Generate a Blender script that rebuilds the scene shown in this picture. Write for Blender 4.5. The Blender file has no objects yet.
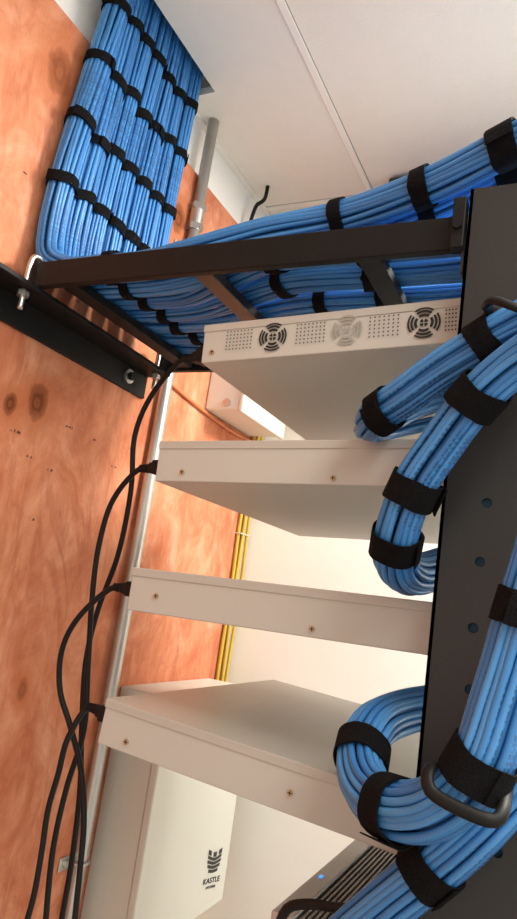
import bpy, bmesh, math, random
from mathutils import Vector, Matrix
random.seed(7)
S = bpy.context.scene
COL = S.collection
S.view_settings.view_transform = 'Standard'
PI = math.pi
# ------------------------------------------------------------------ camera calibration
F = 680.0; CX, CY = 258.5, 459.5
vy = Vector((324.5, 185.5, F))
yv = vy.normalized()
zv = -(vy.cross(Vector((1, .149, 0)))).normalized()
xv = yv.cross(zv)
RT = Vector((xv.x, yv.x, zv.x)); DN = Vector((xv.y, yv.y, zv.y)); FW = Vector((xv.z, yv.z, zv.z))
CAM = Vector((.70, 0, 1.75))
cd = bpy.data.cameras.new('camera'); co = bpy.data.objects.new('camera', cd); COL.objects.link(co)
cd.sensor_fit = 'VERTICAL'; cd.sensor_height = 36; cd.sensor_width = 36; cd.lens = F / 919 * 36; cd.clip_start = .01
m3 = Matrix((RT, -DN, -FW)).transposed()
co.matrix_world = Matrix.Translation(CAM) @ m3.to_4x4()
S.camera = co

def V(x, y, z): return Vector((x, y, z)) + CAM
def U(px, py, x=None, y=None, z=None):
    d = RT * (px - CX) + DN * (py - CY) + FW * F
    t = x / d.x if x is not None else (y / d.y if y is not None else z / d.z)
    return CAM + d * t

# ------------------------------------------------------------------ object helpers
OFF = {}
def tag(o, label, cat, group=None, kind=None):
    o['label'] = label; o['category'] = cat
    if group: o['group'] = group
    if kind: o['kind'] = kind
    return o
def thing(name, label, cat, loc, rot=None, group=None):
    o = bpy.data.objects.new(name, None); COL.objects.link(o)
    o.empty_display_size = .02
    o.location = loc
    if rot: o.rotation_euler = rot
    OFF[o.name] = Vector(loc)
    return tag(o, label, cat, group)
def obj(name, bm, mat, parent=None, local=False, smooth=False, label=None):
    me = bpy.data.meshes.new(name)
    if parent is not None:
        if not local: bmesh.ops.translate(bm, verts=bm.verts, vec=-OFF[parent.name])
        org = None
    else:
        xs = [v.co for v in bm.verts]
        lo = Vector((min(c.x for c in xs), min(c.y for c in xs), min(c.z for c in xs)))
        hi = Vector((max(c.x for c in xs), max(c.y for c in xs), max(c.z for c in xs)))
        org = Vector(((lo.x + hi.x) / 2, (lo.y + hi.y) / 2, lo.z))
        bmesh.ops.translate(bm, verts=bm.verts, vec=-org)
    bm.normal_update()
    bm.to_mesh(me); bm.free()
    if smooth:
        for p in me.polygons: p.use_smooth = True
    me.materials.append(mat)
    o = bpy.data.objects.new(name, me); COL.objects.link(o)
    if parent is not None:
        o.parent = parent; OFF[o.name] = OFF[parent.name]
    else:
        o.location = org; OFF[o.name] = org
    if label: o['label'] = label
    return o
def struct(name, bm, mat):
    o = obj(name, bm, mat); o['kind'] = 'structure'; return o
def BM(): return bmesh.new()
def box(bm, a, b, bev=0, seg=2):
    a = Vector(a); b = Vector(b)
    vs = [bm.verts.new((x, y, z)) for x in (a.x, b.x) for y in (a.y, b.y) for z in (a.z, b.z)]
    fs = []
    for q in ((0, 1, 3, 2), (4, 6, 7, 5), (0, 4, 5, 1), (2, 3, 7, 6), (0, 2, 6, 4), (1, 5, 7, 3)):
        fs.append(bm.faces.new([vs[i] for i in q]))
    bmesh.ops.recalc_face_normals(bm, faces=fs)
    if bev:
        es = list({e for f in fs for e in f.edges})
        bmesh.ops.bevel(bm, geom=es, offset=bev, segments=seg, affect='EDGES', profile=.5)
    return bm
def vbox(x0, x1, y0, y1, z0, z1, bev=0, bm=None):
    bm = bm or BM()
    return box(bm, V(x0, y0, z0), V(x1, y1, z1), bev)
def cyl(bm, c, axis, r, h, n=16, r2=None):
    axis = Vector(axis).normalized()
    q = Vector((0, 0, 1)).rotation_difference(axis).to_matrix().to_4x4()
    bmesh.ops.create_cone(bm, cap_ends=True, segments=n, radius1=r, radius2=r if r2 is None else r2, depth=h,
                          matrix=Matrix.Translation(Vector(c)) @ q)
    return bm
def catmull(pts, step=.012):
    pts = [Vector(p) for p in pts]
    ext = [pts[0] * 2 - pts[1]] + pts + [pts[-1] * 2 - pts[-2]]
    d = []
    for i in range(1, len(ext) - 2):
        p0, p1, p2, p3 = ext[i - 1], ext[i], ext[i + 1], ext[i + 2]
        t0 = 0; t1 = t0 + max((p1 - p0).length, 1e-5) ** .5; t2 = t1 + max((p2 - p1).length, 1e-5) ** .5; t3 = t2 + max((p3 - p2).length, 1e-5) ** .5
        for k in range(14):
            t = t1 + (t2 - t1) * k / 14
            a1 = p0 * ((t1 - t) / (t1 - t0)) + p1 * ((t - t0) / (t1 - t0))
            a2 = p1 * ((t2 - t) / (t2 - t1)) + p2 * ((t - t1) / (t2 - t1))
            a3 = p2 * ((t3 - t) / (t3 - t2)) + p3 * ((t - t2) / (t3 - t2))
            b1 = a1 * ((t2 - t) / (t2 - t0)) + a2 * ((t - t0) / (t2 - t0))
            b2 = a2 * ((t3 - t) / (t3 - t1)) + a3 * ((t - t1) / (t3 - t1))
            d.append(b1 * ((t2 - t) / (t2 - t1)) + b2 * ((t - t1) / (t2 - t1)))
    d.append(pts[-1])
    L = [0]
    for i in range(1, len(d)): L.append(L[-1] + (d[i] - d[i - 1]).length)
    n = max(2, int(L[-1] / step)); out = []; j = 0
    for k in range(n + 1):
        s = L[-1] * k / n
        while j < len(L) - 2 and L[j + 1] < s: j += 1
        f = (s - L[j]) / max(L[j + 1] - L[j], 1e-9)
        out.append(d[j].lerp(d[j + 1], min(max(f, 0), 1)))
    return out
def frames(P, ref=Vector((0, 1, 0))):
    T = []
    for i in range(len(P)):
        a = P[max(i - 1, 0)]; b = P[min(i + 1, len(P) - 1)]
        T.append((b - a).normalized())
    N = ref - T[0] * ref.dot(T[0])
    if N.length < .05: N = Vector((1, 0, .3)) - T[0] * Vector((1, 0, .3)).dot(T[0])
    N.normalize(); NN = [N]
    for i in range(1, len(P)):
        N = NN[-1] - T[i] * NN[-1].dot(T[i]); N.normalize(); NN.append(N)
    return T, NN, [T[i].cross(NN[i]) for i in range(len(P))]
def tube(bm, P, r, n=8, ref=Vector((0, 1, 0)), caps=True, flat=1.0):
    T, N, B = frames(P, ref)
    uv = bm.loops.layers.uv.verify()
    rings = []; L = [0]
    for i in range(1, len(P)): L.append(L[-1] + (P[i] - P[i - 1]).length)
    rr = r if callable(r) else (lambda s: r)
    for i, p in enumerate(P):
        q = rr(L[i] / L[-1])
        rings.append([bm.verts.new(p + (N[i] * math.cos(2 * PI * k / n) * flat + B[i] * math.sin(2 * PI * k / n)) * q) for k in range(n)])
    for i in range(len(P) - 1):
        for k in range(n):
            k2 = (k + 1) % n
            f = bm.faces.new((rings[i][k], rings[i][k2], rings[i + 1][k2], rings[i + 1][k]))
            for lp, c in zip(f.loops, ((L[i], k / n), (L[i], (k + 1) / n), (L[i + 1], (k + 1) / n), (L[i + 1], k / n))): lp[uv].uv = c
    if caps:
        bm.faces.new(rings[0][::-1]); bm.faces.new(rings[-1])
    return bm

# ------------------------------------------------------------------ materials
def nt(name):
    m = bpy.data.materials.new(name); m.use_nodes = True
    t = m.node_tree; b = t.nodes['Principled BSDF']
    return m, t, b
def math_(t, op, a, b=None, c=None, clamp=False):
    n = t.nodes.new('ShaderNodeMath'); n.operation = op; n.use_clamp = clamp
    for i, v in enumerate((a, b, c)):
        if v is None: continue
        if isinstance(v, (int, float)): n.inputs[i].default_value = v
        else: t.links.new(v, n.inputs[i])
    return n.outputs[0]
def mix_(t, f, a, b):
    n = t.nodes.new('ShaderNodeMix'); n.data_type = 'RGBA'
    for s, v in ((n.inputs[0], f), (n.inputs[6], a), (n.inputs[7], b)):
        if isinstance(v, (int, float)): s.default_value = v
        elif isinstance(v, tuple): s.default_value = v + (1,) if len(v) == 3 else v
        else: t.links.new(v, s)
    return n.outputs[2]
def ramp_(t, f, stops):
    n = t.nodes.new('ShaderNodeValToRGB'); cr = n.color_ramp
    while len(cr.elements) < len(stops): cr.elements.new(.5)
    for e, (p, c) in zip(cr.elements, stops):
        e.position = p; e.color = c + (1,)
    t.links.new(f, n.inputs[0]); return n.outputs[0]
def noise_(t, vec, scale, detail=4, rough=.55, dist=0):
    n = t.nodes.new('ShaderNodeTexNoise'); n.inputs['Scale'].default_value = scale
    n.inputs['Detail'].default_value = detail; n.inputs['Roughness'].default_value = rough
    n.inputs['Distortion'].default_value = dist
    if vec is not None: t.links.new(vec, n.inputs['Vector'])
    return n.outputs['Fac']
def pbr(name, col, rough=.5, metal=0, var=.06, scale=14, bump=0, bscale=300, spec=.5):
    m, t, b = nt(name)
    g = t.nodes.new('ShaderNodeNewGeometry').outputs['Position']
    f = noise_(t, g, scale)
    lo = tuple(max(c * (1 - var), 0) for c in col); hi = tuple(min(c * (1 + var), 1) for c in col)
    t.links.new(mix_(t, f, lo, hi), b.inputs['Base Color'])
    b.inputs['Roughness'].default_value = rough; b.inputs['Metallic'].default_value = metal
    b.inputs['Specular IOR Level'].default_value = spec
    if bump:
        bn = t.nodes.new('ShaderNodeBump'); bn.inputs['Strength'].default_value = bump; bn.inputs['Distance'].default_value = .002
        t.links.new(noise_(t, g, bscale, 3), bn.inputs['Height']); t.links.new(bn.outputs[0], b.inputs['Normal'])
    return m
def cable_mat(name, col):
    m, t, b = nt(name)
    uvn = t.nodes.new('ShaderNodeUVMap').outputs[0]
    sp = t.nodes.new('ShaderNodeSeparateXYZ'); t.links.new(uvn, sp.inputs[0])
    u, v = sp.outputs[0], sp.outputs[1]
    cu = t.nodes.new('ShaderNodeCombineXYZ'); t.links.new(u, cu.inputs[0])
    a = math_(t, 'GREATER_THAN', noise_(t, cu.outputs[0], 420, 1), .50)
    c = math_(t, 'GREATER_THAN', noise_(t, cu.outputs[0], 9, 0), .54)
    v1 = math_(t, 'LESS_THAN', math_(t, 'ABSOLUTE', math_(t, 'SUBTRACT', v, .3)), .08)
    msk = math_(t, 'MULTIPLY', math_(t, 'MULTIPLY', a, c), math_(t, 'MULTIPLY', v1, .6))
    g = t.nodes.new('ShaderNodeNewGeometry').outputs['Position']
    base = mix_(t, noise_(t, g, 25), tuple(x * .88 for x in col), tuple(min(1, x * 1.12) for x in col))
    t.links.new(mix_(t, msk, base, (.01, .03, .10)), b.inputs['Base Color'])
    b.inputs['Roughness'].default_value = .38
    return m
BLUES = [cable_mat('blue_jacket_%s' % n, c) for n, c in (('a', (.050, .235, .57)), ('b', (.036, .185, .48)), ('c', (.068, .28, .64)))]
M_strap = pbr('black_hook_and_loop', (.007, .007, .008), .95, 0, .5, 90, 1.0, 700, .12)
M_black = pbr('black_paint', (.008, .0078, .0078), .52, 0, .15, 20, .08, 500, .22)
M_rack = pbr('rack_powder_coat', (.024, .023, .0225), .45, 0, .12, 12, .12, 900, .4)
M_hole_backer = pbr('hole_backer_teal', (.012, .07, .12), .6, 0, .1)  # colour of the added plate seen through the post holes
M_cord = pbr('black_cord', (.004, .004, .005), .5, 0, .2, 30, 0, 300, .3)
M_ring = pbr('black_ring_plastic', (.006, .006, .006), .5, 0, .2, 30, 0, 300, .25)
M_plug = pbr('black_plug', (.005, .005, .006), .5, 0, .2, 40, 0, 300, .3)
M_dev = pbr('grey_device_paint', (.54, .545, .505), .48, .05, .03, 8, .05, 1200)
M_dev2 = pbr('grey_device_cover', (.505, .51, .47), .42, .12, .03, 8, .05, 1200)
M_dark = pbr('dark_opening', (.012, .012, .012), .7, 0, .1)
M_mid = pbr('pale_mesh', (.34, .34, .31), .6, 0, .1)
M_steel = pbr('zinc_steel', (.58, .57, .54), .34, .9, .1, 30)
M_screw = pbr('brass_screw', (.50, .42, .28), .4, .6, .1, 30)
M_galv = pbr('galvanised_conduit', (.56, .545, .51), .36, .75, .1, 30)
M_wall = pbr('white_wall_paint', (.95, .935, .88), .7, 0, .02, 4, .1, 120)
M_ceil = pbr('ceiling_tile', (.87, .82, .71), .9, 0, .03, 30, .3, 260)
M_grid = pbr('ceiling_grid', (.92, .87, .775), .5, 0, .02)
M_shade_line = pbr('ceiling_shade_line', (.45, .41, .35), .8, 0, .02)  # darker tile tone for the painted shadow lines along the grid
M_floor = pbr('floor_vinyl', (.34, .33, .30), .5, 0, .1, 6)
M_cab = pbr('cabinet_enamel', (.67, .655, .585), .45, 0, .02, 6, .05, 700)
M_beige = pbr('beige_box', (.72, .69, .61), .5, 0, .03)
M_yel = pbr('yellow_jacket', (.58, .41, .05), .5, 0, .15)
M_orange = pbr('orange_jacket', (.62, .20, .07), .5, 0, .1)
M_white = pbr('pale_plastic', (.6, .56, .46), .5)
M_ink = pbr('black_ink', (.03, .03, .03), .6)
M_stamp = pbr('faded_ink', (.14, .045, .03), .7)
M_fin = pbr('grey_anodised', (.30, .295, .285), .4, .3, .1)
M_finbody = pbr('silver_cast_body', (.52, .52, .51), .36, .5, .1)
M_finbase = pbr('dark_fin_gap', (.035, .035, .034), .5, .3, .1)
M_vent = pbr('vent_shadow', (.06, .058, .052), .7)
M_rung_refl = pbr('rung_wall_reflection', (.026, .021, .019), .4, .1, .15)  # brown put in for the plywood wall reflected in a black rung
M_duct = pbr('dark_duct_paint', (.045, .034, .028), .5, 0, .1)
M_led, t_, b_ = nt('blue_indicator')
b_.inputs['Base Color'].default_value = (.03, .12, .6, 1); b_.inputs['Emission Color'].default_value = (.08, .35, 1, 1); b_.inputs['Emission Strength'].default_value = 1.2

def plywood():
    m, t, b = nt('fir_plywood')
    g = t.nodes.new('ShaderNodeNewGeometry').outputs['Position']
    sp = t.nodes.new('ShaderNodeSeparateXYZ'); t.links.new(g, sp.inputs[0])
    y, z = sp.outputs[1], sp.outputs[2]
    def comb(ky, kz):
        c = t.nodes.new('ShaderNodeCombineXYZ')
        t.links.new(math_(t, 'MULTIPLY', y, ky), c.inputs[0]); t.links.new(math_(t, 'MULTIPLY', z, kz), c.inputs[1])
        return c.outputs[0]
    n1 = noise_(t, comb(4.5, .9), 1.5, 5, .58, .5)
    n2 = noise_(t, comb(110, 10), 1.5, 4, .65)
    n3 = noise_(t, comb(6, 4.2), 2.2, 6, .68, .6)
    n4 = noise_(t, comb(14, 6), 1.6, 6, .70, 1.0)
    n5 = noise_(t, comb(10, 9), 3.0, 5, .7, .3)
    n6 = noise_(t, comb(5, 3), 1.8, 3, .5)
    n7 = noise_(t, comb(7, 6), 1.6, 5, .7, .8)
    rings = math_(t, 'MULTIPLY_ADD', math_(t, 'SINE', math_(t, 'MULTIPLY', n1, 60)), .5, .5)
    base = ramp_(t, n3, [(.32, (.51, .155, .074)), (.46, (.62, .225, .115)), (.58, (.69, .29, .163)), (.72, (.78, .39, .25))])
    gate = math_(t, 'MULTIPLY', math_(t, 'SUBTRACT', n6, .38, clamp=True), 4.0, clamp=True)
    lines = math_(t, 'MULTIPLY', math_(t, 'POWER', rings, 2.4), math_(t, 'MULTIPLY', gate, .45))
    col = mix_(t, lines, base, (.40, .092, .04))
    col = mix_(t, math_(t, 'MULTIPLY', math_(t, 'SUBTRACT', n7, .54, clamp=True), 3.2, clamp=True), col, (.47, .125, .062))
    col = mix_(t, math_(t, 'MULTIPLY', math_(t, 'SUBTRACT', n4, .55, clamp=True), 2.8, clamp=True), col, (.42, .11, .05))
    col = mix_(t, math_(t, 'MULTIPLY', math_(t, 'SUBTRACT', n2, .58, clamp=True), 1.2, clamp=True), col, (.34, .09, .04))
    col = mix_(t, math_(t, 'MULTIPLY', math_(t, 'GREATER_THAN', n5, .69), .20), col, (.82, .49, .35))
    for px, py, ry, rz, dk in ((60, 72, .028, .038, .75), (38, 403, .022, .028, 1), (178, 218, .022, .032, 1), (10, 404, .012, .016, 1), (22, 690, .010, .018, .6)):
        k = U(px, py, x=-.70)
        dy = math_(t, 'DIVIDE', math_(t, 'SUBTRACT', y, k.y), ry); dz = math_(t, 'DIVIDE', math_(t, 'SUBTRACT', z, k.z), rz)
        d = math_(t, 'SQRT', math_(t, 'ADD', math_(t, 'MULTIPLY', dy, dy), math_(t, 'MULTIPLY', dz, dz)))
        d = math_(t, 'ADD', d, math_(t, 'MULTIPLY', math_(t, 'SUBTRACT', noise_(t, comb(26, 26), 1, 3, .6, .5), .5), 1.1))
        halo = math_(t, 'MULTIPLY', math_(t, 'SUBTRACT', 2.2, d, clamp=True), .6)
        col = mix_(t, halo, col, (.52, .15, .055))
        core = math_(t, 'MULTIPLY', math_(t, 'MULTIPLY', math_(t, 'SUBTRACT', 1.0, d), 2.6, clamp=True), dk)
        rg = math_(t, 'MULTIPLY_ADD', math_(t, 'SINE', math_(t, 'MULTIPLY', d, 13)), .22, .42)
        col = mix_(t, core, col, mix_(t, rg, (.12, .028, .009), (.40, .115, .038)))
    t.links.new(col, b.inputs['Base Color']); b.inputs['Roughness'].default_value = .7
    b.inputs['Specular IOR Level'].default_value = .2
    bn = t.nodes.new('ShaderNodeBump'); bn.inputs['Strength'].default_value = .12; bn.inputs['Distance'].default_value = .002
    t.links.new(n2, bn.inputs['Height']); t.links.new(bn.outputs[0], b.inputs['Normal'])
    return m
M_ply = plywood()

# ------------------------------------------------------------------ room shell
ZC = .88; YF = 1.39; XW = -.717
struct('wall_left', vbox(XW - .1, XW, -1.2, YF + .1, -1.75, ZC + .3), M_wall)
struct('wall_back', vbox(XW, 1.6, YF, YF + .1, -1.75, ZC + .3), M_wall)
struct('floor', vbox(XW - .1, 1.6, -1.2, YF + .1, -1.80, -1.75), M_floor)
HX, HY0, HY1 = -.646, .585, .892          # the cut-out in the tile the cables drop through
bm = BM()
vbox(HX, 1.6, -1.2, YF, ZC, ZC + .015, bm=bm)
vbox(XW, HX, -1.2, HY0, ZC, ZC + .015, bm=bm)
vbox(XW, HX, HY1, YF, ZC, ZC + .015, bm=bm)
struct('ceiling', bm, M_ceil)
ti = 1
def trim(x0, x1, y0, y1, h=.004, shade=True):
    """a grid bar under the ceiling with darker strips painted in for the reveal on both sides"""
    global ti
    struct('trim_%d' % ti, vbox(x0, x1, y0, y1, ZC - h, ZC, .0006), M_grid); ti += 1
    if shade:
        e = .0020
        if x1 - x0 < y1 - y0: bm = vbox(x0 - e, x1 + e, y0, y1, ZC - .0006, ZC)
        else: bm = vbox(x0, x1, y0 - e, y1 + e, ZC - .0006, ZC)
        struct('trim_%d' % ti, bm, M_shade_line); ti += 1  # strip coloured dark to stand for the shadow beside the bar
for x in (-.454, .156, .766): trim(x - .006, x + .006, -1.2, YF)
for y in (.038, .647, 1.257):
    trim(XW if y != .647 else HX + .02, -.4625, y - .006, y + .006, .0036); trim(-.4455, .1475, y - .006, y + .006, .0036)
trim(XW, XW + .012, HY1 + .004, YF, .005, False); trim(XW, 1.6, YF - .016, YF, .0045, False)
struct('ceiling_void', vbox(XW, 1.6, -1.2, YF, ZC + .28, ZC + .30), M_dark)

# dark box on the far wall behind the tray
db = thing('wall_duct', 'dark brown box high on the back wall behind the cable ladder', 'duct', V(-.05, 1.30, .61))
obj('duct_body', vbox(-.40, .30, 1.195, 1.389, .61, .872, .004), M_duct, db)
obj('flange', vbox(-.405, .305, 1.275, 1.287, .604, .874, .002), M_duct, db)

# plywood
ply = obj('plywood_board', vbox(-.7165, -.70, -1.1, 1.372, -1.75, .765, .001), M_ply)
tag(ply, 'orange knotty fir plywood board covering the left wall', 'plywood board')
for (px, py, n, sz) in ((64, 426, 3, .0045), (8, 430, 3, .0045), (84, 268, 2, .0045), (110, 466, 2, .0045), (98, 288, 2, .0045), (24, 456, 2, .004), (128, 448, 2, .0045), (20, 170, 1, .0045), (92, 440, 1, .0045), (46, 470, 2, .004), (74, 300, 1, .004), (30, 520, 1, .004)):
    k = U(px, py, x=-.70); yy = k.y; bm = BM()
    top = []; bot = []
    for i in range(n * 2):
        h = random.uniform(.4, 1.1) * sz if i % 2 else sz * .06
        w = random.uniform(.4, 1.5) * sz
        for q in (yy, yy + w): top.append((q, k.z + h)); bot.append((q, k.z))
        yy += w
    tv = [bm.verts.new((k.x + .0003, a, c)) for a, c in top]; bv = [bm.verts.new((k.x + .0003, a, c)) for a, c in bot]
    for i in range(len(tv) - 1):
        bm.faces.new((bv[i], bv[i + 1], tv[i + 1], tv[i]))
    obj('ink_stamp', bm, M_stamp, ply, label='faint speck of ink stamping printed on the plywood')

# ------------------------------------------------------------------ conduit and things on the wall
c0 = V(-.686, .961, -1.75)
con = thing('conduit', 'thin galvanised steel conduit running up the plywood wall to the ceiling', 'conduit', c0)
obj('pipe', tube(BM(), [V(-.6865, .961, -1.75), V(-.6865, .961, -.5), V(-.6865, .961, .3), V(-.6865, .961, .95)], .0108, 16), M_galv, con, smooth=True)
bm = BM(); cyl(bm, V(-.6865, .961, .672), (0, 0, 1), .0135, .042, 20); obj('coupling', bm, M_steel, con, smooth=False)
for z in (.651, .693):
    bm = BM(); cyl(bm, V(-.6865, .961, z), (0, 0, 1), .0155, .012, 6, ); obj('coupling_nut', bm, M_steel, con)
for z in (-.44, .60):
    bm = BM(); vbox(-.6995, -.697, .925, .997, z - .010, z + .010, .001, bm)
    tube(bm, [V(-.6865 + .0125 * math.cos(a), .961 + .0125 * math.sin(a), z) for a in [(-2.2 + 4.4 * i / 12) for i in range(13)]], .003, 6, Vector((0, 0, 1)))
    o = obj('pipe_strap', bm, M_steel, con)
    for yy in (.985, .937):
        bm = BM(); cyl(bm, V(-.695, yy, z), (1, 0, 0), .005, .006, 6); obj('screw', bm, M_steel, o)

jb = thing('junction_box', 'beige metal box with a round lock on the plywood beneath the top device', 'electrical box', V(-.65, 1.21, .347))
obj('box_body', vbox(-.6995, -.622, 1.122, 1.322, .347, .49, .004), M_beige, jb)
obj('cover', vbox(-.622, -.612, 1.118, 1.326, .343, .494, .003), M_beige, jb)
bm = BM(); cyl(bm, V(-.650, 1.121, .362), (0, 1, 0), .008, .006, 16); obj('lock', bm, M_steel, jb)
pts = [U(158, 372, x=-.695), U(176, 388, x=-.695), U(205, 412, x=-.695), U(236, 434, x=-.695), U(262, 446, x=-.695)]
tag(obj('cable', tube(BM(), catmull(pts), .0035, 8), M_orange, smooth=True), 'thin orange cable running along the plywood below the beige box', 'cable')

# enclosure
cab = thing('wall_cabinet', 'cream metal wall cabinet with a black tower logo on its door', 'cabinet', V(-.65, 1.16, -.57))
obj('cabinet_body', vbox(-.6995, -.614, 1.004, 1.312, -.57, -.18, .003), M_cab, cab)
dr = obj('door', vbox(-.612, -.598, 1.0, 1.316, -.574, -.176, .003), M_cab, cab)
for z in (-.25, -.5):
    bm = BM(); cyl(bm, V(-.604, 1.319, z), (0, 0, 1), .005, .05, 10); obj('hinge', bm, M_steel, dr)
lc = U(214, 861, x=-.598)
TILT = math.tan(-.17)
bm = BM()
# solid castle emblem: layered fanned strokes with thin gaps, stepped battlements on top
def stripe(bm, z0, h, y0, y1, rise):
    K = 8; lo = []; hi = []
    for i in range(K + 1):
        yy = y0 + (y1 - y0) * i / K
        zz = z0 + rise * (abs(yy) / .028) ** 1.4 + yy * TILT
        lo.append(bm.verts.new((lc.x + .0006, lc.y + yy, lc.z + zz))); hi.append(bm.verts.new((lc.x + .0006, lc.y + yy, lc.z + zz + h)))
    for i in range(K): bm.faces.new((lo[i], lo[i + 1], hi[i + 1], hi[i]))
for z0, hw, rs in ((-.020, .019, .003), (-.0132, .025, .004), (-.0064, .028, .005), (.0004, .028, .006)):
    stripe(bm, z0, .0056, -hw, hw, rs)
for a_, c_ in ((-.028, -.015), (-.007, .007), (.015, .028)): stripe(bm, .0072, .0085, a_, c_, .006)
obj('castle_logo', bm, M_ink, dr, label='black castle logo of layered curved strokes')
def text(s, size, loc, parent, mat, wide=1.6):
    cu = bpy.data.curves.new('lettering', 'FONT'); cu.body = s; cu.size = size; cu.align_x = 'CENTER'; cu.extrude = .0002; cu.offset = size * .02
    tmp = bpy.data.objects.new('tmp', cu); COL.objects.link(tmp)
    dg = bpy.context.evaluated_depsgraph_get()
    me = bpy.data.meshes.new_from_object(tmp.evaluated_get(dg)); bpy.data.objects.remove(tmp)
    bm = BM(); bm.from_mesh(me); bpy.data.meshes.remove(me)
    M = Matrix(((0, 0, 1, loc.x), (wide, 0, 0, loc.y), (wide * TILT, 1, 0, loc.z), (0, 0, 0, 1)))
    bmesh.ops.transform(bm, matrix=M, verts=bm.verts)
    return obj('lettering', bm, mat, parent)
text('KASTLE', .0130, Vector((lc.x + .0006, lc.y, lc.z - .037)), dr, M_ink, 1.55)
text('SYSTEMS', .0060, Vector((lc.x + .0006, lc.y, lc.z - .046)), dr, M_ink, 1.7)

# yellow cables at the corner
yc = thing('cable_bundle', 'loose yellow cables hanging in the corner beside the white wall', 'cable', V(-.68, 1.355, -1.75))
for k in range(4):
    yy = 1.340 + .0115 * k; xx = -.693 + .004 * (k % 2)
    w_ = lambda: random.uniform(-.005, .004)
    obj('cable', tube(BM(), catmull([V(xx, yy, -1.75), V(xx, yy + w_(), -.6), V(xx, yy + w_(), -.3), V(xx, yy + w_(), -.15), V(xx, yy + w_(), .0), V(xx, yy + w_(), .15), V(xx, yy + w_(), .34), V(xx + .002, yy, .86)], .03), .0039, 8), M_yel, yc, smooth=True)
obj('cable_tie', vbox(-.6995, -.6845, 1.332, 1.380, .128, .131, .0008), M_white, yc)
# black hanging cable near the ceiling
q0 = U(264, 200, x=-.67); q0b = Vector((q0.x + .002, q0.y + .004, CAM.z + ZC + .002))
pts = [q0b, q0, U(257, 205, x=-.685), U(253, 214, x=-.69), U(250, 224, x=-.695), U(248, 233, x=-.705)]
tag(obj('cable', tube(BM(), catmull(pts, .006), .0042, 8), M_cord, smooth=True), 'short black cable hooked down from the ceiling beside the conduit', 'cable')

# ------------------------------------------------------------------ ladder tray
lad = thing('cable_ladder', 'black steel cable ladder spanning from the plywood wall to the rack', 'cable ladder', V(-.4, .75, .346))
obj('rail', vbox(-.676, -.120, .594, .6045, .346, .381, .0015), M_black, lad)
obj('rail', vbox(-.676, -.120, .902, .9125, .346, .381, .0015), M_black, lad)
for i, x in enumerate((-.612, -.412, -.214)):
    obj('rung', vbox(x - .012, x + .012, .6045, .902, .350, .362, .001), M_rung_refl if i == 1 else M_black, lad)  # middle rung carries the wall reflection in its colour
ang = thing('angle_bracket', 'black angle iron bolted to the plywood under the ladder end', 'bracket', V(-.68, .66, .29))
bm = BM(); vbox(-.6999, -.694, .40, .915, .300, .3455, .001, bm); vbox(-.694, -.648, .40, .915, .339, .3455, .001, bm)
obj('angle', bm, M_black, ang)
for y in (.862, .50):
    bm = BM(); cyl(bm, V(-.692, y, .322), (1, 0, 0), .012, .004, 24); wz = obj('washer', bm, M_steel, ang)
    bm = BM(); cyl(bm, V(-.687, y, .322), (1, 0, 0), .007, .008, 6); obj('bolt', bm, M_black, ang)
for dy, lab in ((0, 'zinc hook bolt clamping the near ladder rail to the wall angle'), (.308, 'zinc hook bolt clamping the far ladder rail to the wall angle')):
    hb = thing('hook_bolt', lab, 'bolt', V(-.664, .587 + dy, .312))
    pts = [V(-.664, .608 + dy, .387), V(-.664, .602 + dy, .390), V(-.664, .592 + dy, .388), V(-.664, .588 + dy, .378), V(-.664, .587 + dy, .35), V(-.664, .587 + dy, .312)]
    obj('hook', tube(BM(), catmull(pts, .004), .0035, 8), M_steel, hb, smooth=True)
    bm = BM(); cyl(bm, V(-.664, .587 + dy, .333), (0, 0, 1), .008, .007, 6); obj('nut', bm, M_steel, hb)
    bm = BM(); cyl(bm, V(-.664, .587 + dy, .3475), (0, 0, 1), .009, .003, 16); obj('washer', bm, M_steel, hb)

# ------------------------------------------------------------------ rack
def plate(x0, x1, zs, holes, y0, th):
    """plate in the xz plane made of cells, each with a round hole"""
    bm = BM()
    for (za, zb), hl in zip(zip(zs[:-1], zs[1:]), holes):
        if hl is None:
            bm.faces.new([bm.verts.new(V(*q)) for q in ((x0, y0, za), (x1, y0, za), (x1, y0, zb), (x0, y0, zb))]); continue
        hx, hz, r = hl
        angs = sorted([2 * PI * k / 20 for k in range(20)] + [math.atan2(c - hz, a - hx) % (2 * PI) for a in (x0, x1) for c in (za, zb)])
        out, inn = [], []
        for a in angs:
            ca, sa = math.cos(a), math.sin(a); t = 1e9
            if ca > 1e-9: t = min(t, (x1 - hx) / ca)
            if ca < -1e-9: t = min(t, (x0 - hx) / ca)
            if sa > 1e-9: t = min(t, (zb - hz) / sa)
            if sa < -1e-9: t = min(t, (za - hz) / sa)
            out.append(bm.verts.new(V(hx + ca * t, y0, hz + sa * t))); inn.append(bm.verts.new(V(hx + ca * r, y0, hz + sa * r)))
        for k in range(len(angs)):
            k2 = (k + 1) % len(angs)
            bm.faces.new((out[k], out[k2], inn[k2], inn[k]))
    bmesh.ops.remove_doubles(bm, verts=bm.verts, dist=1e-5)
    bmesh.ops.recalc_face_normals(bm, faces=bm.faces)
    g = bmesh.ops.extrude_face_region(bm, geom=list(bm.faces))
    bmesh.ops.translate(bm, verts=[v for v in g['geom'] if isinstance(v, bmesh.types.BMVert)], vec=(0, th, 0))
    bmesh.ops.recalc_face_normals(bm, faces=bm.faces)
    return bm
XR0, XR1 = -.114, .038; ZT = .402
rack = thing('equipment_rack', 'black two post equipment rack standing on the right', 'rack', V(-.04, .84, -1.75))
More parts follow.
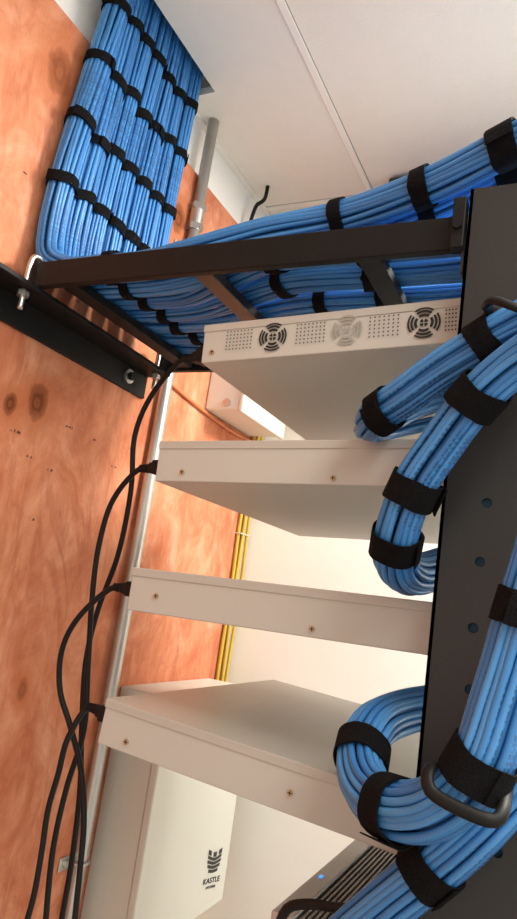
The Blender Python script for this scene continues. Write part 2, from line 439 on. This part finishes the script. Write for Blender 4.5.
# hole positions on the post face (x, z) taken from the photograph
hz_list = sorted([(U(px, py, y=.585).x - CAM.x, U(px, py, y=.585).z - CAM.z) for px, py in ((481, 404), (487, 503), (480, 562), (473, 628), (470, 690), (497, 852))], key=lambda q: q[1])
zs = [-1.74]; holes = []
for i, (hx, hz) in enumerate(hz_list):
    if i == 0: zs.append(hz - .03); holes.append(None)
    else: zs.append((hz + hz_list[i - 1][1]) / 2)
zs.append(hz_list[-1][1] + .03)
holes += [(hx, hz, .0042) for hx, hz in hz_list]
zs.append(ZT); holes.append(None)
for yw, sgn in ((.585, 1), (1.100, -1)):
    bm = plate(XR0, XR1, zs, holes, yw if sgn > 0 else yw - .003, .003)
    ya, yb = (yw, yw + .031) if sgn > 0 else (yw - .031, yw)
    vbox(XR0, XR0 + .003, ya, yb, -1.74, ZT, 0, bm); vbox(XR1 - .003, XR1, ya, yb, -1.74, ZT, 0, bm)
    po = obj('post', bm, M_rack, rack)
    yl = yw + .006 if sgn > 0 else yw - .009
    bm = BM(); vbox(XR0 + .003, XR1 - .003, yl, yl + .003, -1.74, ZT - .002, 0, bm); obj('hole_backer', bm, M_hole_backer, po)  # plate added behind the holes so they look dark teal
    bm = BM(); vbox(-.20, .12, ya - .03, yb + .03, -1.75, -1.74, .001, bm); obj('foot', bm, M_rack, rack)
for x in (XR0 - .004, XR1 + .001):
    obj('top_bar', vbox(x, x + .003, .588, 1.097, .318, .356, .0008), M_rack, rack)
lb = obj('rail_bracket', vbox(-.128, -.116, .580, .594, .340, .392, .001), M_black, lad)
bm = BM(); cyl(bm, V(-.122, .579, .362), (0, 1, 0), .0045, .005, 6); obj('bolt', bm, M_black, lb)

# ------------------------------------------------------------------ rack devices
DH = .046
def device(lt, rt, label, name='network_switch', yface=.622, xfront=XR1 + .002, H=DH, wid=.44):
    a = U(*lt, y=yface); b = U(*rt, y=yface)
    th = math.atan2(b.z - a.z, b.x - a.x)
    L = (xfront + CAM.x - a.x) / math.cos(th)
    base = a + Vector((math.sin(th) * H, 0, -math.cos(th) * H))
    root = thing(name, label, 'network device', base, (0, -th, 0))
    bm = BM(); box(bm, (0, .001, 0), (L, wid - .001, H - .0014), .0012); obj('chassis', bm, M_dev, root, True)
    bm = BM(); box(bm, (-.0006, 0, H - .0018), (L - .02, wid, H), .0008)
    box(bm, (-.0006, -.0002, H - .009), (L - .02, .0012, H - .0008), .0004)
    obj('cover', bm, M_dev2, root, True)
    for ya, yb in ((-.028, 0), (wid, wid + .028)):
        bm = BM(); box(bm, (L - .002, ya, .002), (L, yb, H - .004), .0005); obj('mounting_ear', bm, M_dev, root, True)
    return root, L, a, th
def local_of(px, py, a, th, yface=.622):
    p = U(px, py, y=yface) - a
    return p.x * math.cos(th) + p.z * math.sin(th), DH + (-p.x * math.sin(th) + p.z * math.cos(th))
def screw(root, lx, lz):
    bm = BM(); cyl(bm, (lx, .0004, lz), (0, 1, 0), .0030, .0022, 14)
    o = obj('screw', bm, M_screw, root, True)
    bm = BM(); box(bm, (lx - .0022, -.0009, lz - .0004), (lx + .0022, -.0006, lz + .0004)); box(bm, (lx - .0004, -.0009, lz - .0022), (lx + .0004, -.0006, lz + .0022))
    obj('screw_slot', bm, M_dark, o, True)
def inlet(root):
    bm = BM(); box(bm, (-.003, .020, .008), (.0, .052, .036), .001); obj('power_inlet', bm, M_dark, root, True)
d1 = device((205, 325), (465, 297), 'topmost grey switch with round fan grilles on its side')
d2 = device((160, 441), (410, 439), 'second grey device from the top of the rack, plain screwed side')
d3 = device((133, 567), (432, 602), 'third grey device down the rack, seen edge on')
d4 = device((107, 698), (370, 786), 'lowest grey device in the rack, its broad top showing')
devs = [d1, d2, d3, d4]
for d in devs: inlet(d[0])
for d, lst in ((d2, ((182, 472), (333, 478))), (d3, ((156, 596), (312, 629))), (d4, ((126, 742), (290, 793))), (d1, ((212, 352),))):
    for q in lst:
        lx, lz = local_of(*q, d[2], d[3]); screw(d[0], lx, max(.006, min(lz, .040)))
# fan grilles on the top switch
def ring(bm, cx, cz, r0, r1, y, a0=0, a1=2 * PI, n=28):
    A = [a0 + (a1 - a0) * i / n for i in range(n + 1)]
    o = [bm.verts.new((cx + math.cos(t) * r1, y, cz + math.sin(t) * r1)) for t in A]
    i_ = [bm.verts.new((cx + math.cos(t) * r0, y, cz + math.sin(t) * r0)) for t in A]
    for k in range(len(A) - 1): bm.faces.new((i_[k], i_[k + 1], o[k + 1], o[k]))
root, L, a, th = d1
for (px, py), mat in (((273, 336), M_dark), ((347, 329), M_mid), ((424, 322), M_dark)):
    cx, cz = local_of(px, py, a, th); cz = DH * .5
    bm = BM()
    for r0, r1 in ((.0075, .0105), (.0120, .0145), (.0158, .0178)):
        for q in range(4):
            ring(bm, cx, cz, r0 * .92, r1 * .92, -.0006, PI / 4 + q * PI / 2 + .16, PI / 4 + (q + 1) * PI / 2 - .16, 10)
    for q in range(4):
        ring(bm, cx, cz, .0012, .0044, -.0006, q * PI / 2 + .25, (q + 1) * PI / 2 - .25, 5)
    obj('fan_grille', bm, mat, root, True)
for px0, px1, py in ((227, 251, 341), (297, 324, 334), (370, 398, 327), (446, 456, 319)):
    x0, _ = local_of(px0, py, a, th); x1, _ = local_of(px1, py, a, th)
    bm = BM(); n = max(3, int((x1 - x0) / .0043))
    for i in range(n + 1):
        for j in range(6):
            q = x0 + (x1 - x0) * i / n; zz = .013 + .0042 * j
            bm.faces.new([bm.verts.new((q + .0010 * math.cos(t * PI / 3), -.0006, zz + .0010 * math.sin(t * PI / 3))) for t in range(6)])
    obj('vent_holes', bm, M_vent, root, True)

# finned appliance under them
fa = thing('finned_appliance', 'grey metal appliance with many fine fins, low in the rack under the others', 'network device', V(-.10, .82, -.33))
fl = -.232
obj('chassis', vbox(fl, .03, .622, 1.03, -.330, -.285, .003), M_finbody, fa)
obj('fin_bed', vbox(fl + .010, .028, .624, 1.028, -.2855, -.281, .0), M_finbase, fa)
es = obj('edge_strip', vbox(fl - .003, fl + .018, .622, 1.03, -.283, -.265, .002), M_finbody, fa)
x = fl + .0215
while x < .02:
    obj('fin', vbox(x, x + .0024, .626, 1.026, -.281, -.267, .0004), M_fin, fa); x += .0048
led = U(330, 880, z=-.265)
bm = BM(); box(bm, Vector((CAM.x + fl + .004, led.y - .003, led.z - .0004)), Vector((CAM.x + fl + .007, led.y + .003, led.z + .0010))); obj('indicator', bm, M_led, fa, label='small blue indicator light')
pts = [U(276, 945, y=.600), U(280, 922, y=.600), U(288, 908, y=.600), U(306, 904, y=.598), U(332, 907, y=.595), U(362, 912, y=.59), U(395, 925, y=.58), U(420, 950, y=.57)]
tag(obj('cable', tube(BM(), catmull(pts, .006), .0042, 8), M_cord, smooth=True), 'black cable crossing in front of the finned appliance at the bottom edge', 'cable')
rail = thing('rack_shelf', 'black shelf plate carrying the finned appliance in the rack', 'shelf', V(-.1, .82, -.34))
obj('shelf_plate', vbox(-.20, .034, .620, 1.064, -.336, -.331, .001), M_rack, rail)

# ------------------------------------------------------------------ power cords
def cord(d, pix, label):
    root_, L, a, th = d
    yl = .036; zl = .022
    rot = Matrix.Rotation(-th, 3, 'Y')
    inl = OFF[root_.name] + rot @ Vector((-.003, yl, zl)); out = rot @ Vector((-1, 0, 0))
    t = thing('power_cord', label, 'power cord', inl)
    bm = BM()
    box(bm, (-.022, -.012, -.0085), (0, .012, .0085), .0025)
    box(bm, (-.029, -.008, -.0065), (-.020, .008, .0065), .0025)
    bmesh.ops.transform(bm, matrix=Matrix.Translation(inl) @ rot.to_4x4(), verts=bm.verts)
    obj('plug', bm, M_plug, t)
    p0 = inl + out * .028
    bm = BM(); tube(bm, [p0, p0 + out * .008, p0 + out * .016], lambda s: .0055 - .0016 * s, 12)
    for i in range(4): cyl(bm, p0 + out * (.003 + .004 * i), out, .0059 - .0004 * i, .002, 12)
    obj('strain_relief', bm, M_plug, t)
    pts = [p0, p0 + out * .016] + [U(q[0], q[1], y=q[2]) for q in pix]
    obj('cord', tube(BM(), catmull(pts, .008), .0034, 10), M_cord, t, smooth=True)
cord(d1, [(150, 398, .68), (135, 435, .69), (131, 490, .70), (118, 555, .71), (98, 610, .72), (86, 660, .72), (82, 720, .72), (80, 790, .72), (72, 860, .72), (60, 930, .72), (50, 1000, .72)], 'black power cord plugged into the topmost fan switch')
cord(d2, [(113, 500, .67), (99, 545, .675), (92, 600, .68), (88, 670, .69), (84, 730, .69), (66, 790, .69), (53, 850, .69), (45, 930, .69), (40, 1000, .69)], 'black power cord plugged into the second grey device from the top')
cord(d3, [(78, 618, .655), (62, 650, .66), (60, 690, .665), (70, 725, .67), (81, 770, .675), (84, 820, .68), (80, 870, .68), (74, 930, .68), (70, 1000, .68)], 'black power cord plugged into the third grey device down')
cord(d4, [(68, 738, .65), (58, 775, .655), (48, 810, .66), (42, 850, .66), (34, 895, .66), (22, 940, .66), (12, 1000, .66)], 'black power cord plugged into the lowest grey device')

# ------------------------------------------------------------------ blue bundles
def strap(P, T, N, B, i, ra, rb, w, parent):
    p, t, n, b = P[i], T[i], N[i], B[i]
    bm = BM(); a0 = random.uniform(0, 2 * PI); K = 48; rows = []
    tilt = random.uniform(-.24, .24); f1 = random.uniform(0, 6.3); f2 = random.uniform(0, 6.3); lift = random.uniform(.001, .003)
    for k in range(K + 1):
        u = k / K; a = a0 + 2 * PI * 1.18 * u; g = .0004 + .0017 * u + (lift * ((u - .93) / .07) ** 2 if u > .93 else 0)
        g += .0003 * math.sin(5 * a + f1) + random.uniform(0, .0002)
        sh = t * (math.cos(a) * tilt * ra + .0012 * (u - .5) * math.sin(f2))
        wa = w / 2 + .0006 * math.sin(4 * a + f2) + random.uniform(-.0003, .0003); wb = w / 2 + .0006 * math.sin(3 * a + f1) + random.uniform(-.0003, .0003)
        inn = p + n * math.cos(a) * (ra + g) + b * math.sin(a) * (rb + g) + sh
        outr = p + n * math.cos(a) * (ra + g + .0012) + b * math.sin(a) * (rb + g + .0012) + sh
        rows.append([bm.verts.new(inn - t * wa), bm.verts.new(inn + t * wb), bm.verts.new(outr + t * wb), bm.verts.new(outr - t * wa)])
    for k in range(K):
        for q in range(4):
            q2 = (q + 1) % 4
            bm.faces.new((rows[k][q], rows[k][q2], rows[k + 1][q2], rows[k + 1][q]))
    bm.faces.new(rows[0][::-1]); bm.faces.new(rows[-1])
    bmesh.ops.recalc_face_normals(bm, faces=bm.faces)
    return obj('strap', bm, M_strap, parent)
def bundle(label, pts, straps, n=14, inner=4, flat=(1, 1), twist=2.0, w=.020, group=None, step=.012, jit=.0008, CR=.0026, fray=None, flatf=None):
    P = catmull(pts, step); T, N, B = frames(P)
    FL = [flatf(p) if flatf else flat for p in P]
    lo = min(P, key=lambda q: q.z)
    root = thing('cable_bundle', label, 'cable bundle', lo, None, group)
    R0 = CR / math.sin(PI / n) * 1.0
    lay = [(2 * PI * k / n, R0) for k in range(n)] + [(2 * PI * k / max(inner, 1) + .3, R0 - 2 * CR) for k in range(inner)]
    ph0 = random.uniform(0, 6.28)
    fi = None
    if fray: fi = min(range(len(P)), key=lambda k: (P[k] - fray[0]).length)
    for a, r in lay:
        f1, f2, p1, p2 = random.uniform(5, 14), random.uniform(5, 14), random.uniform(0, 6.3), random.uniform(0, 6.3)
        rv = Vector((random.uniform(-.3, .3), random.uniform(-.1, .7), random.uniform(-.45, .8)))
        bow = random.uniform(-.2, 1.0)
        Q = []; s = 0
        for i, p in enumerate(P):
            if i: s += (P[i] - P[i - 1]).length
            ang_ = a + ph0 + twist * s + .12 * math.sin(f1 * s + p1)
            rr = r + jit * math.sin(f2 * 1.7 * s + p2)
            q = p + N[i] * math.cos(ang_) * rr * FL[i][0] + B[i] * math.sin(ang_) * rr * FL[i][1]
            if fi is not None and i > fi:
                e0 = min((i - fi) / max(len(P) - fi, 1) * 1.3, 1.0); e = e0 * e0 * (3 - 2 * e0)
                q = q + rv * e * fray[1] + Vector((-1, 0, 0)) * bow * .5 * fray[1] * math.sin(PI * min(e0 * 1.5, 1))
            Q.append(q)
        obj('cable', tube(BM(), Q, CR, 8), random.choice(BLUES), root, smooth=True)
    for sp in straps:
        ww = w
        if isinstance(sp, tuple): sp, ww = sp
        i = min(range(len(P)), key=lambda k: (P[k] - sp).length)
        i = min(max(i, 1), len(P) - 2)
        strap(P, T, N, B, i, (R0 + CR + jit * .6) * FL[i][0], (R0 + CR + jit * .6) * FL[i][1], ww, root)
    return root
ords = ['leftmost', 'second from left', 'third from left', 'fourth from left', 'fifth from left', 'sixth from left', 'rightmost']
G1 = 'blue cable bundles fanned down the plywood wall'
def spread(p):
    e = min(max((p.x - CAM.x + .50) / .14, 0), 1); e = e * e * (3 - 2 * e)
    return (1.06 + .32 * e, .96 - .22 * e)
for i in range(7):
    yb = .624 + .0385 * i; ytop = .652 + .0345 * i; yt = .626 + .0415 * i; ym = (yb + ytop) / 2
    j = lambda: random.uniform(-.007, .007)
    head = [V(-.676, ytop, 1.06), V(-.676, ytop, .88), V(-.678, ym, .70), V(-.678, yb, .54), V(-.678, yb, .44), V(-.668, yb, .402), V(-.634, (yb + yt) / 2, .383), V(-.58, yt, .381), V(-.50, yt, .381)]
    st = [V(-.676, ytop, .825 + j()), V(-.678, ym, .724 + j()), V(-.678, yb, .617 + j()), V(-.678, yb, .512 + j()), V(-.56 + j(), yt, .382)]
    if i < 2:
        dy = .040 * i
        pts = head + [V(-.435, yt + .004, .394), V(-.36, .645 + dy, .418), V(-.26, .648 + dy, .430), V(-.16, .622 + dy, .438), V(-.07, .590 + dy, .453), V(.06, .555 + dy, .478), V(.22, .52 + dy, .51)]
        st += [V(-.265 + j(), .648 + dy, .430), (V(-.165 + j(), .622 + dy, .438), .019), (V(-.095 + j(), .60 + dy, .449), .026)][0 if i == 0 else 1:3]
        lab = 'blue cable bundle %s down the plywood wall, rising over the rack top' % ords[i]
        bundle(lab, pts, st, n=18, flat=(1.0, .92), group=G1, twist=random.uniform(-1.0, 1.0), step=.010, inner=7, w=.0155, CR=.0029)
    else:
        y2 = .637 + .0575 * (i - 2)
        pts = head + [V(-.42, (yt + y2) / 2, .3795), V(-.34, y2, .3785), V(-.24, y2, .3785), V(-.12, y2, .379), V(.02, y2, .386), V(.2, y2 - .02, .40)]
        st += [V(-.335 + j() * 3, y2, .379), V(-.235 + j() * 3, y2, .379)]
        lab = 'blue cable bundle, %s of those strapped down the plywood wall' % ords[i]
        bundle(lab, pts, st, n=16, flatf=spread, group=G1, twist=random.uniform(-.5, .5), step=.010, inner=6, w=.0155, CR=.0027)

def pb(lst): return [U(px, py, y=y) for px, py, y in lst]
A = pb([(600, 285, .50), (560, 300, .515), (520, 322, .525), (490, 339, .53), (440, 371, .54), (402, 399, .55), (380, 414, .562), (372, 424, .585), (384, 425, .620), (418, 412, .66), (480, 398, .70)])
bundle('blue cable bundle wrapping the rack post just under the top fan switch', A, pb([(490, 339, .53), (384, 411, .56)]), n=15, w=.020, inner=5, step=.005, twist=1.2, CR=.0029, fray=(U(374, 421, y=.58), .018))
Bp = pb([(600, 315, .49), (560, 335, .50), (517, 362, .512), (480, 395, .522), (444, 442, .535), (414, 488, .545), (398, 532, .556), (395, 560, .578), (411, 575, .622), (445, 566, .67), (500, 550, .70)])
bundle('blue cable bundle curving down past the second grey device and around the post', Bp, pb([(478, 396, .522), (412, 490, .545), (398, 545, .556)]), n=16, w=.023, inner=6, step=.006, twist=1.2, CR=.0030)
Cp = pb([(560, 500, .49), (540, 570, .49), (522, 630, .49), (502, 700, .488), (478, 768, .485), (438, 806, .49), (396, 810, .51), (368, 788, .54), (361, 757, .57), (374, 727, .60), (402, 712, .645), (450, 704, .69)])
bundle('blue cable bundle looping around the post above the lowest grey device', Cp, pb([(515, 612, .49), (478, 770, .485), (390, 804, .51), (362, 754, .57)]), n=17, w=.023, inner=6, step=.006, twist=1.2, CR=.0030)
Dp = pb([(600, 700, .54), (545, 750, .535), (505, 795, .53), (468, 834, .53), (430, 868, .54), (388, 903, .55), (345, 942, .56), (300, 990, .57)])
bundle('blue cable bundle slanting down to the bottom edge beside the finned appliance', Dp, pb([(430, 866, .54)]), n=16, w=.023, inner=6, step=.007, twist=1.2, CR=.0030)

# cable rings bolted to the post
def hoop(pts, label):
    P = catmull(pts, .004)
    t = thing('cable_ring', label, 'cable ring', P[0])
    obj('ring', tube(BM(), P, .0043, 12, flat=.7), M_ring, t, smooth=True)
    bm = BM(); cyl(bm, Vector((P[0].x, CAM.y + .5825, P[0].z)), (0, 1, 0), .009, .004, 16); obj('base', bm, M_ring, t)
h = pb([(452, 775, .582), (440, 770, .54), (434, 766, .49), (430, 768, .472), (427, 780, .464), (430, 790, .462), (438, 797, .461), (460, 809, .460), (488, 820, .461), (497, 820, .463), (502, 814, .466), (506, 796, .48), (508, 780, .51), (510, 765, .582)])
hoop(h, 'black plastic cable ring around the lower looping bundle on the post')
h = pb([(492, 318, .582), (489, 310, .54), (488, 304, .49), (494, 300, .478), (512, 306, .474), (530, 313, .477), (540, 330, .52), (545, 340, .582)])
hoop(h, 'black plastic cable ring around the upper bundles on the post')

# ------------------------------------------------------------------ light
def area(name, loc, sx, sy, power, col, rot=(0, 0, 0)):
    l = bpy.data.lights.new(name, 'AREA'); l.shape = 'RECTANGLE'; l.size = sx; l.size_y = sy; l.energy = power; l.color = col
    o = bpy.data.objects.new(name, l); COL.objects.link(o); o.location = loc; o.rotation_euler = rot; return o
area('ceiling_lamp', V(.46, .35, ZC - .012), .56, 1.16, 20, (1, .955, .88))
area('corner_lamp', V(.46, 1.02, ZC - .012), .5, .3, 50, (1, .97, .90))
area('room_lamp', V(1.2, -.9, ZC - .05), .6, 1.2, 17, (1, .955, .88))
w = bpy.data.worlds.new('world'); S.world = w; w.use_nodes = True
bg = w.node_tree.nodes['Background']; bg.inputs[0].default_value = (1, .95, .84, 1); bg.inputs[1].default_value = .88
